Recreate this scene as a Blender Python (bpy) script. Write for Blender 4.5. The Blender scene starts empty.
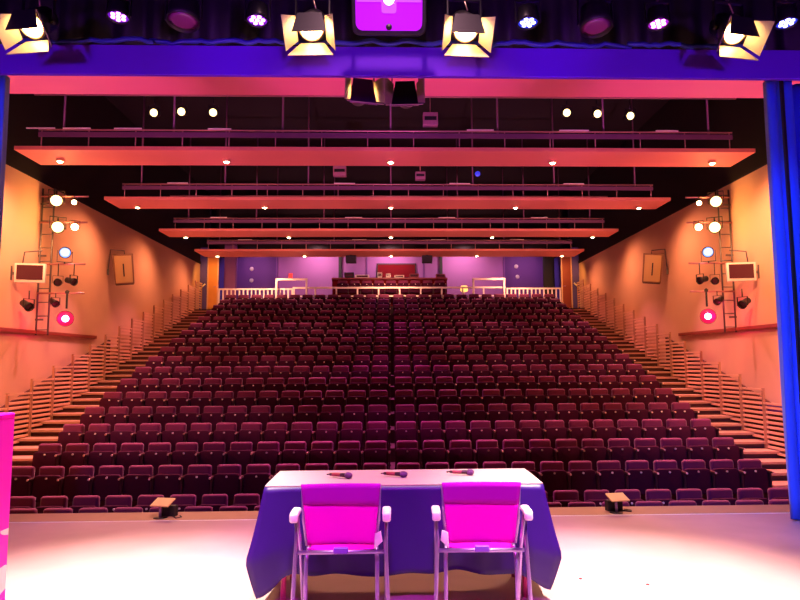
import bpy, bmesh, math, random
from mathutils import Matrix, Vector
random.seed(7)
PI = math.pi
SC = bpy.context.scene
C = SC.collection
R = math.radians

# ------------------------------------------------------------------ materials
def M(name, col, rough=.55, metal=0., es=0., ecol=None, var=0., scale=12., bump=0., bscale=60., sheen=0., spec=.5, coat=0.):
    m = bpy.data.materials.new(name); m.use_nodes = True
    nt = m.node_tree; b = nt.nodes['Principled BSDF']
    b.inputs['Base Color'].default_value = (*col, 1); b.inputs['Roughness'].default_value = rough
    b.inputs['Metallic'].default_value = metal; b.inputs['Specular IOR Level'].default_value = spec
    b.inputs['Sheen Weight'].default_value = sheen; b.inputs['Coat Weight'].default_value = coat
    if es:
        b.inputs['Emission Color'].default_value = (*(ecol or col), 1); b.inputs['Emission Strength'].default_value = es
    if var or bump:
        tc = nt.nodes.new('ShaderNodeTexCoord')
    if var:
        n = nt.nodes.new('ShaderNodeTexNoise'); n.inputs['Scale'].default_value = scale; n.inputs['Detail'].default_value = 5
        nt.links.new(tc.outputs['Object'], n.inputs['Vector'])
        mx = nt.nodes.new('ShaderNodeMix'); mx.data_type = 'RGBA'
        mx.inputs[6].default_value = (*[c*(1-var) for c in col], 1); mx.inputs[7].default_value = (*[min(1, c*(1+var)) for c in col], 1)
        nt.links.new(n.outputs['Fac'], mx.inputs[0]); nt.links.new(mx.outputs[2], b.inputs['Base Color'])
    if bump:
        n2 = nt.nodes.new('ShaderNodeTexNoise'); n2.inputs['Scale'].default_value = bscale; n2.inputs['Detail'].default_value = 3
        nt.links.new(tc.outputs['Object'], n2.inputs['Vector'])
        bp = nt.nodes.new('ShaderNodeBump'); bp.inputs['Strength'].default_value = bump; bp.inputs['Distance'].default_value = .01
        nt.links.new(n2.outputs['Fac'], bp.inputs['Height']); nt.links.new(bp.outputs['Normal'], b.inputs['Normal'])
    return m

MAT = dict(
    black=M('black_paint', (.012, .010, .012), .6),
    blackmetal=M('black_metal', (.02, .018, .02), .4, .3),
    greymetal=M('grey_metal', (.16, .14, .15), .4, .7),
    steel=M('steel_tube', (.42, .28, .62), .36, .8),
    violet_lit_flap=M('black_flap_violet_lit', (.10, .012, .13), .5),  # black flap metal with the violet wash put into its colour
    ceiling=M('black_ceiling', (.012, .007, .010), .9),
    plaster=M('wall_plaster', (.72, .44, .31), .85, var=.06, scale=1.5, bump=.15, bscale=25),
    stage=M('stage_boards', (.46, .29, .32), .55, var=.18, scale=2.2, bump=.1, bscale=8),
    stage_edge=M('stage_edge_wood', (.40, .22, .13), .5, var=.15, scale=6),
    tape=M('white_tape', (.85, .83, .82), .6),
    carpet=M('dark_carpet', (.035, .015, .022), .95, var=.3, scale=40),
    tier=M('tier_boards', (.07, .025, .03), .85, var=.2, scale=10),
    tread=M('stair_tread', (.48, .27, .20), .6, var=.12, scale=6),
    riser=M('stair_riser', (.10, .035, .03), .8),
    soffit=M('salmon_soffit', (.78, .24, .17), .6, var=.04, scale=2),
    violetmetal=M('violet_metal', (.20, .07, .15), .5, .2),
    pipe=M('brown_pipe', (.50, .22, .22), .4, .4),
    railwood=M('rail_slat', (.78, .46, .30), .45),
    railpost=M('rail_post', (.50, .27, .17), .45, .2),
    cream=M('cream_paint', (.85, .74, .66), .45),
    purplewall=M('purple_wall', (.30, .10, .34), .75, var=.05, scale=1.2),
    purpledark=M('dark_purple_wall', (.13, .035, .22), .7, var=.08, scale=1.5),
    bluewall=M('blue_wall', (.10, .07, .38), .75),
    orangewood=M('orange_wood', (.75, .30, .06), .5, var=.12, scale=4),
    redwood=M('red_brown_wood', (.28, .05, .03), .5, var=.1, scale=4),
    redpanel=M('dark_red_panel', (.14, .004, .010), .8, spec=.1),
    counter=M('maroon_counter', (.30, .045, .06), .5),
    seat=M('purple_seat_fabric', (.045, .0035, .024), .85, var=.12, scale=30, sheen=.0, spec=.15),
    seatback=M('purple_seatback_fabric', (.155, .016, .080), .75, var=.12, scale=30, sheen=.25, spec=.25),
    seatframe=M('seat_frame', (.05, .014, .020), .5),
    armwood=M('armrest_wood', (.07, .02, .02), .4),
    badge=M('number_plate', (.85, .80, .78), .35),
    cap=M('armrest_cap', (.95, .70, .55), .35),
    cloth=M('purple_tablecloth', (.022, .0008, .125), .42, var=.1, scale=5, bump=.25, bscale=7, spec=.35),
    clothtop=M('tablecloth_lit_top', (.44, .315, .315), .7, var=.06, scale=14, bump=.1, bscale=50),  # top of the cloth, strong stage light put into its colour
    sling=M('pink_canvas', (.95, .002, .62), .85, spec=.1, bump=.15, bscale=180),
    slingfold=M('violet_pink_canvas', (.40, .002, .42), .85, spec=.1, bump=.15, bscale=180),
    armpad=M('white_armrest', (.92, .86, .80), .4),
    strap=M('purple_strap', (.22, .06, .55), .6),
    legred=M('crimson_metal', (.55, .05, .20), .4, .2),
    ply=M('pale_wood_top', (.80, .50, .20), .5, var=.1, scale=9),
    border=M('violet_border_cloth', (.15, .010, .72), .75, var=.04, scale=3),
    blue=M('blue_velour', (.015, .10, .90), .7, sheen=.4, bump=.1, bscale=40),
    bluecable=M('blue_cable', (.03, .04, .35), .5),
    lampglass=M('lit_lamp_lens', (1, .85, .6), .3, es=55, ecol=(1, .66, .27)),
    lampsmall=M('lit_small_lens', (1, .85, .6), .3, es=30, ecol=(1, .62, .25)),
    star=M('lit_lantern_lens', (1, .85, .6), .3, es=5, ecol=(1, .70, .26)),
    downlamp=M('lit_downlight_lens', (1, .8, .6), .3, es=40, ecol=(1, .58, .30)),
    ring=M('lens_ring', (.75, .55, .32), .3, .6),
    doorin_lit=M('barn_door_lit_metal', (.42, .32, .20), .5, .2),  # inner flap faces, lamp light painted in as a paler tone
    ledviolet=M('lit_violet_led', (.7, .3, 1), .3, es=9, ecol=(.55, .16, 1)),
    ledviolet_dim=M('violet_led_lens', (.2, .03, .4), .25, es=.55, ecol=(.30, .02, .95)),
    ledpink=M('lit_pink_led', (1, .3, 1), .3, es=9, ecol=(.85, .2, 1)),
    ledpink_dim=M('pink_led_lens', (.4, .03, .5), .25, es=.6, ecol=(.6, .02, .95)),
    ledblue=M('lit_blue_led', (.5, .5, 1), .3, es=9, ecol=(.30, .30, 1)),
    ledblue_dim=M('blue_led_lens', (.03, .05, .5), .25, es=.7, ecol=(.05, .06, 1)),
    boomblue=M('lit_blue_boom_lens', (.4, .6, 1), .3, es=1.5, ecol=(.16, .36, 1)),
    boompink=M('lit_pink_boom_lens', (1, .2, .5), .3, es=26, ecol=(1, .16, .38)),
    boompinkface=M('pink_boom_face', (.8, .02, .15), .3, es=.6, ecol=(1, .01, .12)),
    unlit=M('unlit_lens', (.22, .03, .16), .25, coat=.5), darklens=M('dark_lens', (.04, .015, .02), .15, coat=.5),
    magpanel=M('lit_magenta_panel', (.05, .0, .1), .4, es=1.0, ecol=(.55, .0, 1)),
    magwhite=M('lit_white_led', (1, .9, 1), .4, es=14, ecol=(.95, .75, 1)),
    maglight=M('lit_pale_violet_panel', (.08, .0, .1), .4, es=1.0, ecol=(.60, .10, 1)),
    screen=M('tv_screen', (.07, .015, .03), .25),
    whiteplastic=M('white_plastic', (.82, .72, .68), .4),
    speaker=M('tan_speaker', (.22, .11, .06), .6),
    grille=M('speaker_grille', (.50, .34, .14), .7, bump=.4, bscale=250),
    mauvebox=M('mauve_box', (.42, .16, .26), .6),
    micbody=M('microphone_body', (.05, .02, .03), .35, .4),
    micredlight=M('microphone_painted_red_light', (.28, .03, .05), .4),
    micgrille=M('microphone_grille', (.16, .05, .20), .45, .6, bump=.6, bscale=500),
    exitred=M('red_sign', (.8, .05, .04), .5, es=.5, ecol=(1, .06, .04)),
    amber=M('amber_lamp', (1, .6, .2), .4, es=2.5, ecol=(1, .42, .10)),
    dado=M('violet_board', (.10, .03, .30), .6),
)

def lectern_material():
    m = M('magenta_glare_panel', (.92, .015, .62), .5)  # white patches low on the panel paint overexposed glare
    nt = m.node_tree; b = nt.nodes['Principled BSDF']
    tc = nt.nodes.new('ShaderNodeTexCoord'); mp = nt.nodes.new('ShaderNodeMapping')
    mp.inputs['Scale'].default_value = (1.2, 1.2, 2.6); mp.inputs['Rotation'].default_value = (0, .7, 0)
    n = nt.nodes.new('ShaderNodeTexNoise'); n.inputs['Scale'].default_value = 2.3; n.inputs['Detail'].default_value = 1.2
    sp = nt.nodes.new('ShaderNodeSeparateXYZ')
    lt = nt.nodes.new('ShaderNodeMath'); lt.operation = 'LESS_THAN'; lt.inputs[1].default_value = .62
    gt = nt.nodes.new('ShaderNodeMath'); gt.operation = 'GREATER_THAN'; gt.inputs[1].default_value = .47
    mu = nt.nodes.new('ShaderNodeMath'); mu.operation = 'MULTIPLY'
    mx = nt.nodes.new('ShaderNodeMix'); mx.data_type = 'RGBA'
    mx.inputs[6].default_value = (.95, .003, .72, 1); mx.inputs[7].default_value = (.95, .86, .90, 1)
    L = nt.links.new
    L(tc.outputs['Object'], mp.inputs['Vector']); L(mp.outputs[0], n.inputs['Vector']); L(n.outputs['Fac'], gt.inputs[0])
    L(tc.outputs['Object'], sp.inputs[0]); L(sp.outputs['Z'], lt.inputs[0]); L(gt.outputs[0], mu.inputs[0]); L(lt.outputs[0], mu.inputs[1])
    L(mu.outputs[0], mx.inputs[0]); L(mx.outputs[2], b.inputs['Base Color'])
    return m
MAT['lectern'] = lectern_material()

# ------------------------------------------------------------------ mesh helpers
class MB:
    def __init__(s): s.bm = bmesh.new(); s.mats = []; s.cur = 0; s.T = Matrix.Identity(4)
    def mat(s, m):
        m = MAT[m] if isinstance(m, str) else m
        if m not in s.mats: s.mats.append(m)
        s.cur = s.mats.index(m); return s
    def _fin(s, vs, fs, smooth=False):
        for v in vs: v.co = s.T @ v.co
        for f in fs: f.material_index = s.cur; f.smooth = smooth
    def box(s, c, d, bev=0., seg=1, rot=None):
        r = bmesh.ops.create_cube(s.bm, size=1)
        vs = r['verts']
        for v in vs: v.co = Vector((v.co.x*d[0], v.co.y*d[1], v.co.z*d[2]))
        fs = list({f for v in vs for f in v.link_faces})
        if bev:
            es = list({e for v in vs for e in v.link_edges})
            rr = bmesh.ops.bevel(s.bm, geom=es, offset=bev, segments=seg, affect='EDGES', profile=.5)
            vs = list({v for f in rr['faces'] for v in f.verts} | {v for v in vs if v.is_valid})
            fs = list({f for v in vs for f in v.link_faces})
        for v in vs: v.co = (rot @ v.co if rot else v.co) + Vector(c)
        s._fin(vs, fs, bev > 0 and seg > 1)
        return s
    def poly(s, pts, depth, bev=0., axis='Y', seg=2):
        """outline in XZ, extruded along +Y by depth (about its middle)"""
        vs = [s.bm.verts.new((x, -depth/2, z)) for x, z in pts]
        f = s.bm.faces.new(vs)
        r = bmesh.ops.extrude_face_region(s.bm, geom=[f])
        nv = [g for g in r['geom'] if isinstance(g, bmesh.types.BMVert)]
        for v in nv: v.co.y += depth
        allv = vs + nv
        fs = list({f for v in allv for f in v.link_faces})
        if bev:
            cap = [e for f in fs if len(f.verts) == len(pts) and abs(f.normal.y if f.normal.length else 0) >= 0 for e in f.edges]
            es = list({e for e in cap if abs(e.verts[0].co.y - e.verts[1].co.y) < 1e-6})
            rr = bmesh.ops.bevel(s.bm, geom=es, offset=bev, segments=seg, affect='EDGES', profile=.5)
            allv = list({v for f in rr['faces'] for v in f.verts} | {v for v in allv if v.is_valid})
            fs = list({f for v in allv for f in v.link_faces})
        bmesh.ops.recalc_face_normals(s.bm, faces=fs)
        s._fin(allv, fs, bev > 0)
        return s
    def cyl(s, a, b, r, r2=None, n=12, smooth=True, caps=True):
        a = Vector(a); b = Vector(b); d = b-a; L = d.length
        rr = bmesh.ops.create_cone(s.bm, cap_ends=caps, segments=n, radius1=r, radius2=r if r2 is None else r2, depth=L)
        q = d.to_track_quat('Z', 'Y').to_matrix()
        vs = rr['verts']
        for v in vs: v.co = q @ v.co + (a+b)/2
        fs = list({f for v in vs for f in v.link_faces})
        s._fin(vs, fs, False)
        if smooth:
            for f in fs:
                if len(f.verts) == 4: f.smooth = True
        return s
    def tube(s, pts, r, n=8):
        pts = [Vector(p) for p in pts]; rings = []; allv = []; fs = []
        up = Vector((0, 0, 1))
        for i, p in enumerate(pts):
            t = (pts[min(i+1, len(pts)-1)] - pts[max(i-1, 0)]).normalized()
            u = t.cross(up)
            if u.length < 1e-3: u = t.cross(Vector((0, 1, 0)))
            u.normalize(); w = t.cross(u)
            ring = [s.bm.verts.new(p + r*(math.cos(2*PI*k/n)*u + math.sin(2*PI*k/n)*w)) for k in range(n)]
            rings.append(ring); allv += ring
        for i in range(len(rings)-1):
            for k in range(n):
                fs.append(s.bm.faces.new((rings[i][k], rings[i][(k+1) % n], rings[i+1][(k+1) % n], rings[i+1][k])))
        fs.append(s.bm.faces.new(rings[0][::-1])); fs.append(s.bm.faces.new(rings[-1]))
        s._fin(allv, fs, True)
        return s
    def lathe(s, prof, n=20, axis='Y'):
        """profile of (r, a): revolved about local -Y axis (a measured along -Y) or Z"""
        rings = []; allv = []; fs = []
        for r, a in prof:
            ring = []
            for k in range(n):
                c, q = math.cos(2*PI*k/n)*r, math.sin(2*PI*k/n)*r
                ring.append(s.bm.verts.new((c, -a, q) if axis == 'Y' else (c, q, a)))
            rings.append(ring); allv += ring
        for i in range(len(rings)-1):
            for k in range(n):
                fs.append(s.bm.faces.new((rings[i][k], rings[i][(k+1) % n], rings[i+1][(k+1) % n], rings[i+1][k])))
        if prof[0][0] > 1e-5: fs.append(s.bm.faces.new(rings[0][::-1]))
        if prof[-1][0] > 1e-5: fs.append(s.bm.faces.new(rings[-1]))
        bmesh.ops.recalc_face_normals(s.bm, faces=fs)
        s._fin(allv, fs, True)
        return s
    def grid(s, rows, closed=False, smooth=True):
        vr = [[s.bm.verts.new(p) for p in row] for row in rows]; fs = []
        for i in range(len(vr)-1):
            n = len(vr[i])
            for k in range(n if closed else n-1):
                fs.append(s.bm.faces.new((vr[i][k], vr[i][(k+1) % n], vr[i+1][(k+1) % n], vr[i+1][k])))
        s._fin([v for r in vr for v in r], fs, smooth)
        return s
    def mesh(s, name):
        me = bpy.data.meshes.new(name)
        s.bm.to_mesh(me); s.bm.free()
        for m in s.mats: me.materials.append(m)
        return me
    def build(s, name, parent=None, loc=None):
        return link(name, s.mesh(name), parent, loc)

def mb(m): return MB().mat(m)
def link(name, me, parent=None, loc=None):
    o = bpy.data.objects.new(name, me); C.objects.link(o)
    if parent: o.parent = parent
    if loc: o.location = loc
    return o
def tag(o, label=None, cat=None, group=None, kind=None):
    if label: o['label'] = label
    if cat: o['category'] = cat
    if group: o['group'] = group
    if kind: o['kind'] = kind
    return o
def thing(name, loc, label, cat, group=None, rz=0):
    o = bpy.data.objects.new(name, None); C.objects.link(o); o.location = loc; o.rotation_euler.z = rz
    o.empty_display_size = .1
    return tag(o, label, cat, group)
def struct(name, b): return tag(b.build(name), kind='structure')
def dup(root, loc, label, group=None, rz=None, scale=None):
    r = root.copy(); C.objects.link(r); r.location = loc
    if rz is not None: r.rotation_euler.z = rz
    r['label'] = label
    if group: r['group'] = group
    for ch in list(root.children):
        c = ch.copy(); C.objects.link(c); c.parent = r
        for g in ch.children:
            d = g.copy(); C.objects.link(d); d.parent = c
    return r

# ------------------------------------------------------------------ layout numbers
CAMZ = 1.55
Y0, G = 10.475, .8675           # second row, row going
RISE = .2756
FLOOR = -1.34
def rowy(k): return Y0 + G*k
def tread(k): return FLOOR if k <= 0 else -1.013 + (k-1)*RISE
def slope(k): return -1.013 + (k-1)*RISE
NROW = 17
W = 8.0
TOPZ = 5.70
BACKZ = 3.67

# ------------------------------------------------------------------ setting
b = mb('carpet').box((0, 8.6, FLOOR-.05), (16.4, 5.0, .1)); struct('floor', b)
b = mb('stage').box((0, 1.6, -.06), (13, 10.0, .12)); struct('stage_floor', b)
b = mb('stage_edge').box((0, 6.775, -.05), (13, .35, .11)); b.box((0, 6.94, -.70), (13, .05, 1.2)); struct('stage_edge_trim', b)
b = mb('tape').box((0, 6.597, .0015), (13, .03, .003)); struct('trim_1', b)

b = MB()
for k in range(1, NROW+1):
    z = tread(k); y0 = rowy(k)-.70; y1 = rowy(k)+.1675
    b.mat('tier').box((0, (y0+y1)/2, z-.75), (13.3, y1-y0, 1.5))
struct('floor_tiers', b)
for s, nm in ((-1, 'stairs_left'), (1, 'stairs_right')):
    b = MB()
    for k in range(0, NROW+1):
        for h in (0, 1):
            z = slope(k) + .06 + h*RISE/2; y0 = rowy(k)-.70+h*G/2; y1 = y0+G/2
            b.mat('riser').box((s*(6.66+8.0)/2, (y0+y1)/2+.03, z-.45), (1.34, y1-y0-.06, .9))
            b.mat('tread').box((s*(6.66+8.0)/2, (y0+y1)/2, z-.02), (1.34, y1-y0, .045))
    struct(nm, b)
b = mb('carpet').box((0, 27.7, BACKZ-.15), (16, 4.8, .3)); struct('floor_back', b)
b = mb('carpet').box((0, 28.4, BACKZ+.13), (6.4, 2.9, .26)); struct('floor_riser', b)

b = mb('plaster').box((-W-.1, 16.7, 2.2), (.2, 20.2, 7.0)); struct('wall_left', b)
b = mb('plaster').box((W+.1, 16.7, 2.2), (.2, 20.2, 7.0)); struct('wall_right', b)
for s, nm in ((-1, 'wall_upper_left'), (1, 'wall_upper_right')):
    b = mb('ceiling').box((s*(W+.12), 17, 7.5), (.24, 22, 3.6)); b.box((s*(W+.02), 16.7, 5.75), (.1, 20.2, .1)); struct(nm, b)
b = mb('ceiling').box((0, 17.5, 9.1), (17, 26, .2)); struct('ceiling', b)
b = mb('purplewall').box((0, 30.1, 5.1), (10.8, .2, 3.4))
b.mat('purpledark').box((-6.5, 30.35, 5.1), (2.4, .2, 3.4)).box((6.5, 30.35, 5.1), (2.4, .2, 3.4))
b.mat('ceiling').box((0, 30.1, 7.9), (17, .2, 2.4)); b.box((0, 29.6, 6.85), (17, .9, .3))
struct('wall_back', b)
for s, nm in ((-1, 'wall_return_left'), (1, 'wall_return_right')):
    b = mb('bluewall').box((s*7.93, 26.85, 4.9), (.42, .1, 3.0))
    b.box((s*7.78, 28.4, 4.9), (.12, 3.0, 3.0))
    if s < 0: b.mat('purplewall').box((-7.1, 28.3, 5.1), (.5, .3, 3.4))
    struct(nm, b)
# doors at the top of each aisle
for s, nm, m1 in ((-1, 'door_1', 'orangewood'), (1, 'door_2', 'redwood')):
    b = mb(m1).box((s*7.50, 26.95, 4.84), (.42, .06, 2.3), .008)
    b.mat('railwood').box((s*7.28, 26.93, 4.84), (.05, .10, 2.36)).box((s*7.70, 26.93, 4.84), (.05, .1, 2.36)).box((s*7.49, 26.93, 6.03), (.47, .1, .06))
    o = struct(nm, b)
    hb = mb('steel').cyl((s*7.36, 26.92, 4.75), (s*7.36, 26.86, 4.75), .012).cyl((s*7.36, 26.86, 4.75), (s*7.44, 26.86, 4.75), .012)
    hb.build('door_handle', o)
b = mb('black').box((7.15, 28.6, 5.0), (.5, .1, 2.9)); struct('door_3', b)
# conduit running along each wall
for s, nm in ((-1, 'trim_2'), (1, 'trim_3')):
    b = mb('redwood').box((s*7.965, 14.0, 2.27), (.06, 7.0, .075)); struct(nm, b)

# ------------------------------------------------------------------ proscenium
def wavy(x0, x1, z0, z1, y, amp, step, m, seed, nz=10):
    rnd = random.Random(seed); rows = []
    n = int((x1-x0)/step); ph = [rnd.uniform(-.5, .5) for _ in range(n+1)]
    for j in range(nz+1):
        t = j/nz; z = z1 + (z0-z1)*t; row = []
        for i in range(n*6+1):
            x = x0 + (x1-x0)*i/(n*6)
            u = i/6*PI*2
            a = amp*(.55+.45*t)
            row.append((x + .012*math.sin(3*t+i*.3), y + a*math.sin(u + ph[min(n, i//6)]*.6) + .25*a*math.sin(2.7*u+seed), z))
        rows.append(row)
    bb = mb(m).grid(rows)
    return bb
def solid(o, t=.008):
    md = o.modifiers.new('thickness', 'SOLIDIFY'); md.thickness = t; return o
def pleats(x0, sgn, label):
    prof = [(0, .02), (.004, .0), (.012, -.02), (.07, -.02), (.078, .0), (.080, .18), (.100, .20), (.105, .0), (.115, -.05), (.200, -.08), (.210, -.05), (.216, .30), (.36, .44), (.42, .30), (.45, .22), (.54, .20), (.60, .24), (.63, .36), (.76, .34), (.80, .24), (.90, .22), (1.0, .26), (1.05, .36), (1.2, .36), (1.3, .24), (1.6, .24)]
    rows = []
    for j in range(21):
        t = j/20; z = 4.5*(1-t)
        rows.append([(x0 + sgn*(x + .010*math.sin(4*t+x*9)*t), 6.28 + y*(1+.15*math.sin(3*t+7*x)) + .012*math.sin(9*t+14*x)*t, z+.012*math.sin(x*40)*(j == 20)+.012*(j == 20)) for x, y in prof])
    o = mb('blue').grid(rows).build('stage_curtain'); solid(o); tag(o, label, 'curtain')
    mb('black').box((x0+sgn*.098, 6.19, 2.2), (.026, .03, 4.4)).build('groove_shade', o)['label'] = 'black strip painted for the shade between two pleats'  # black strip puts shade into the groove between pleats
pleats(3.895, 1, 'blue velour stage curtain hanging at the proscenium beside the stair rail')
pleats(-3.86, -1, 'blue stage curtain on the lectern side, only its edge in view')
b = mb('border').box((0, 6.05, 4.49), (11.4, .05, .30), .006)
o = b.build('border_curtain'); tag(o, 'flat violet border cloth stretched across the top of the stage opening', 'border')
o = wavy(-5.7, 5.7, 4.62, 7.4, 6.50, .05, .3, 'black', 9, 4).build('masking_drape')
solid(o); tag(o, 'black masking drape hanging above the violet border', 'drape')
# cables lying along the top of the border
def cable(pts, r, label, m='bluecable', name='power_cable', group=None):
    o = mb(m).tube(pts, r, 8).build(name); return tag(o, label, 'cable', group)
rnd = random.Random(4)
spans = [(-3.75, -2.3, 'between the end lantern and the first violet lamp'), (-2.35, -.9, 'beside the second violet lamp'),
         (-.9, 1.0, 'under the magenta panel'), (1.0, 2.4, 'under the blue lamp by the table side'), (2.35, 3.75, 'under the lantern over the blue curtain')]
for i, (x0, x1, w) in enumerate(spans):
    pts = []; n = 26
    for q in range(n+1):
        t = q/n; x = x0+(x1-x0)*t
        pts.append((x, 6.03+.02*math.sin(5*t+i), 4.64+.022+.028*abs(math.sin(t*PI*(3+i % 3)+i))+.012*rnd.uniform(-1, 1)))
    cable(pts, .024, 'blue-lit cable draped over the border ' + w)

# ------------------------------------------------------------------ lanterns over the stage
def rotX(a): return Matrix.Rotation(a, 4, 'X')
def fresnel(name, loc, label, tilt=R(38), pan=0, lit=True, sc=1., top=R(-42), lens=None, flap=.18, outer='blackmetal', cat='lantern', group='fresnel lanterns over the stage', barz=.36):
    t = thing(name, loc, label, cat, group, pan)
    T = rotX(tilt) @ Matrix.Scale(sc, 4)
    h = mb('blackmetal'); h.T = T
    h.lathe([(.06, -.17), (.105, -.16), (.115, -.02), (.125, .0), (.125, .10), (.112, .10), (.112, .085)], 24)
    h.box((0, .16, 0), (.14, .05, .16), .01)
    hs = h.build('housing', t)
    l = mb(lens or ('lampglass' if lit else 'unlit')); l.T = T
    l.lathe([(.0, .125), (.05, .12), (.085, .105), (.098, .087), (.0, .087)], 24)
    l.build('lens', hs)
    r_ = mb('ring'); r_.T = T
    r_.lathe([(.100, .09), (.100, .104), (.112, .106), (.112, .09), (.100, .09)], 24)
    r_.build('lens_ring', hs)
    for k in range(4):
        d = mb('doorin_lit'); d.T = T @ Matrix.Rotation(k*PI/2, 4, 'Y')
        wi, wo = .105, (.20 if k == 2 else .15)
        ang = R(22 if k % 2 == 0 else 30)
        if k == 0: ang = top
        if k == 2: ang = R(14)
        ca, sa = math.cos(ang), math.sin(ang)
        L = flap if k == 0 else .20 if k == 2 else .18
        p = [(-wi, -.105, .125), (wi, -.105, .125), (wo, -.105-L*ca, .125+L*sa), (-wo, -.105-L*ca, .125+L*sa)]
        n = Vector((0, sa, ca))*.006
        vs = [d.bm.verts.new(q) for q in p] + [d.bm.verts.new(Vector(q)+n) for q in p]
        fs = [d.bm.faces.new([vs[i] for i in f]) for f in ((0, 1, 2, 3), (7, 6, 5, 4), (0, 4, 5, 1), (1, 5, 6, 2), (2, 6, 7, 3), (3, 7, 4, 0))]
        d._fin(vs, fs); d.mat(outer); fs[1].material_index = d.cur; d.build('barn_door', hs)
    y = mb('blackmetal'); a = Matrix.Scale(sc, 4); y.T = a
    y.box((-.15, 0, .11), (.012, .035, .26)).box((.15, 0, .11), (.012, .035, .26)).box((0, 0, .245), (.312, .035, .012))
    y.cyl((-.17, 0, 0), (-.125, 0, 0), .02).cyl((.125, 0, 0), (.17, 0, 0), .02)
    y.build('yoke', t)
    c = mb('greymetal'); c.T = a
    c.cyl((0, 0, .245), (0, 0, barz/sc-.03), .012).box((0, 0, barz/sc), (.05, .06, .075), .006)
    c.build('hanging_clamp', t)
    if lit:
        s_ = mb('ring'); s_.T = a @ Matrix.Translation((.03, .02, .20))
        s_.tube([(-.04, .0, .1), (-.02, -.03, .02), (0, -.04, -.06)], .006); s_.build('safety_wire', t)
    return t
BARZ, BARY = 5.02, 5.45
o = mb('blackmetal').cyl((-4.6, BARY, BARZ), (4.6, BARY, BARZ), .025, n=12).build('lighting_bar')
tag(o, 'black lighting bar across the top of the stage carrying the lanterns', 'bar')
fx = [(-3.10, 'lit fresnel lantern with open barn doors at the lectern end of the bar', R(-9)),
      (-.69, 'lit fresnel lantern with barn doors between violet lamp and magenta panel', R(-3)),
      (.66, 'lit fresnel lantern with barn doors between magenta panel and blue lamp', R(4)),
      (3.07, 'lit fresnel lantern with barn doors above the blue stage curtain', R(10))]
for x, l, pan in fx:
    fresnel('fresnel_lantern', (x, BARY, 4.54), l, R(42), pan, True, 1.0, barz=BARZ-4.54)

def led_par(loc, label, kind, pan=0, tilt=R(84), sc=1.):
    t = thing('led_lamp', loc, label, 'lamp', 'small LED lamps on the stage bar', pan)
    T = rotX(tilt) @ Matrix.Scale(sc, 4)
    h = mb('blackmetal'); h.T = T
    h.lathe([(.05, -.14), (.085, -.12), (.095, 0), (.098, .03), (.088, .03), (.088, .015)], 20); h.build('housing', t)
    f = mb(kind+'_dim'); f.T = T; f.lathe([(.0, .016), (.087, .016), (.087, .008), (0, .008)], 20); lf = f.build('lens_face', t)
    e = mb(kind); e.T = T
    for k in range(7):
        a = k*PI/3; r = .05 if k < 6 else 0
        e.cyl((math.cos(a)*r, -.016, math.sin(a)*r), (math.cos(a)*r, -.024, math.sin(a)*r), .019, n=10)
    e.build('led_cluster', lf)
    y = mb('blackmetal'); z = BARZ-loc[2]
    y.box((-.11, 0, .08), (.01, .03, .2)).box((.11, 0, .08), (.01, .03, .2)).box((0, 0, .18), (.23, .03, .01)); y.build('yoke', t)
    c = mb('greymetal').cyl((0, 0, .18), (0, 0, z-.03), .012).box((0, 0, z), (.05, .06, .075), .006); c.build('hanging_clamp', t)
    return t
led_par((-2.40, BARY, 4.62), 'violet LED lamp beside the lantern at the lectern end', 'ledviolet', R(-8))
led_par((-1.18, BARY, 4.60), 'violet-blue LED lamp between unlit lamp and second fresnel lantern', 'ledviolet')
led_par((1.235, BARY, 4.60), 'blue LED lamp between the third fresnel lantern and unlit lamp', 'ledblue')
led_par((2.42, BARY, 4.60), 'pink-violet LED lamp between unlit lamp and the curtain-side fresnel lantern', 'ledpink')
led_par((3.60, BARY, 4.62), 'blue LED lamp at the far curtain end of the bar', 'ledblue', R(10))

def unlit_par(loc, label, pan=0):
    t = thing('unlit_lamp', loc, label, 'lamp', 'unlit lamps on the stage bar', pan)
    T = rotX(R(80))
    h = mb('blackmetal'); h.T = T; h.lathe([(.07, -.2), (.12, -.16), (.14, 0), (.145, .05), (.135, .05), (.135, .035)], 24); h.build('housing', t)
    f = mb('unlit'); f.T = T; f.lathe([(.0, .05), (.08, .046), (.133, .034), (.0, .03)], 24); f.build('lens', t)
    y = mb('blackmetal'); z = BARZ-loc[2]
    y.box((-.16, 0, .1), (.012, .035, .24)).box((.16, 0, .1), (.012, .035, .24)).box((0, 0, .22), (.33, .035, .012)); y.build('yoke', t)
    c = mb('greymetal').cyl((0, 0, .22), (0, 0, z-.03), .012).box((0, 0, z), (.05, .06, .075), .006); c.build('hanging_clamp', t)
unlit_par((-1.83, BARY, 4.60), 'unlit round lamp with dark purple lens between two violet lamps', R(-6))
unlit_par((1.85, BARY, 4.58), 'unlit round lamp with dark purple lens between blue and pink lamps', R(6))

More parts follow.
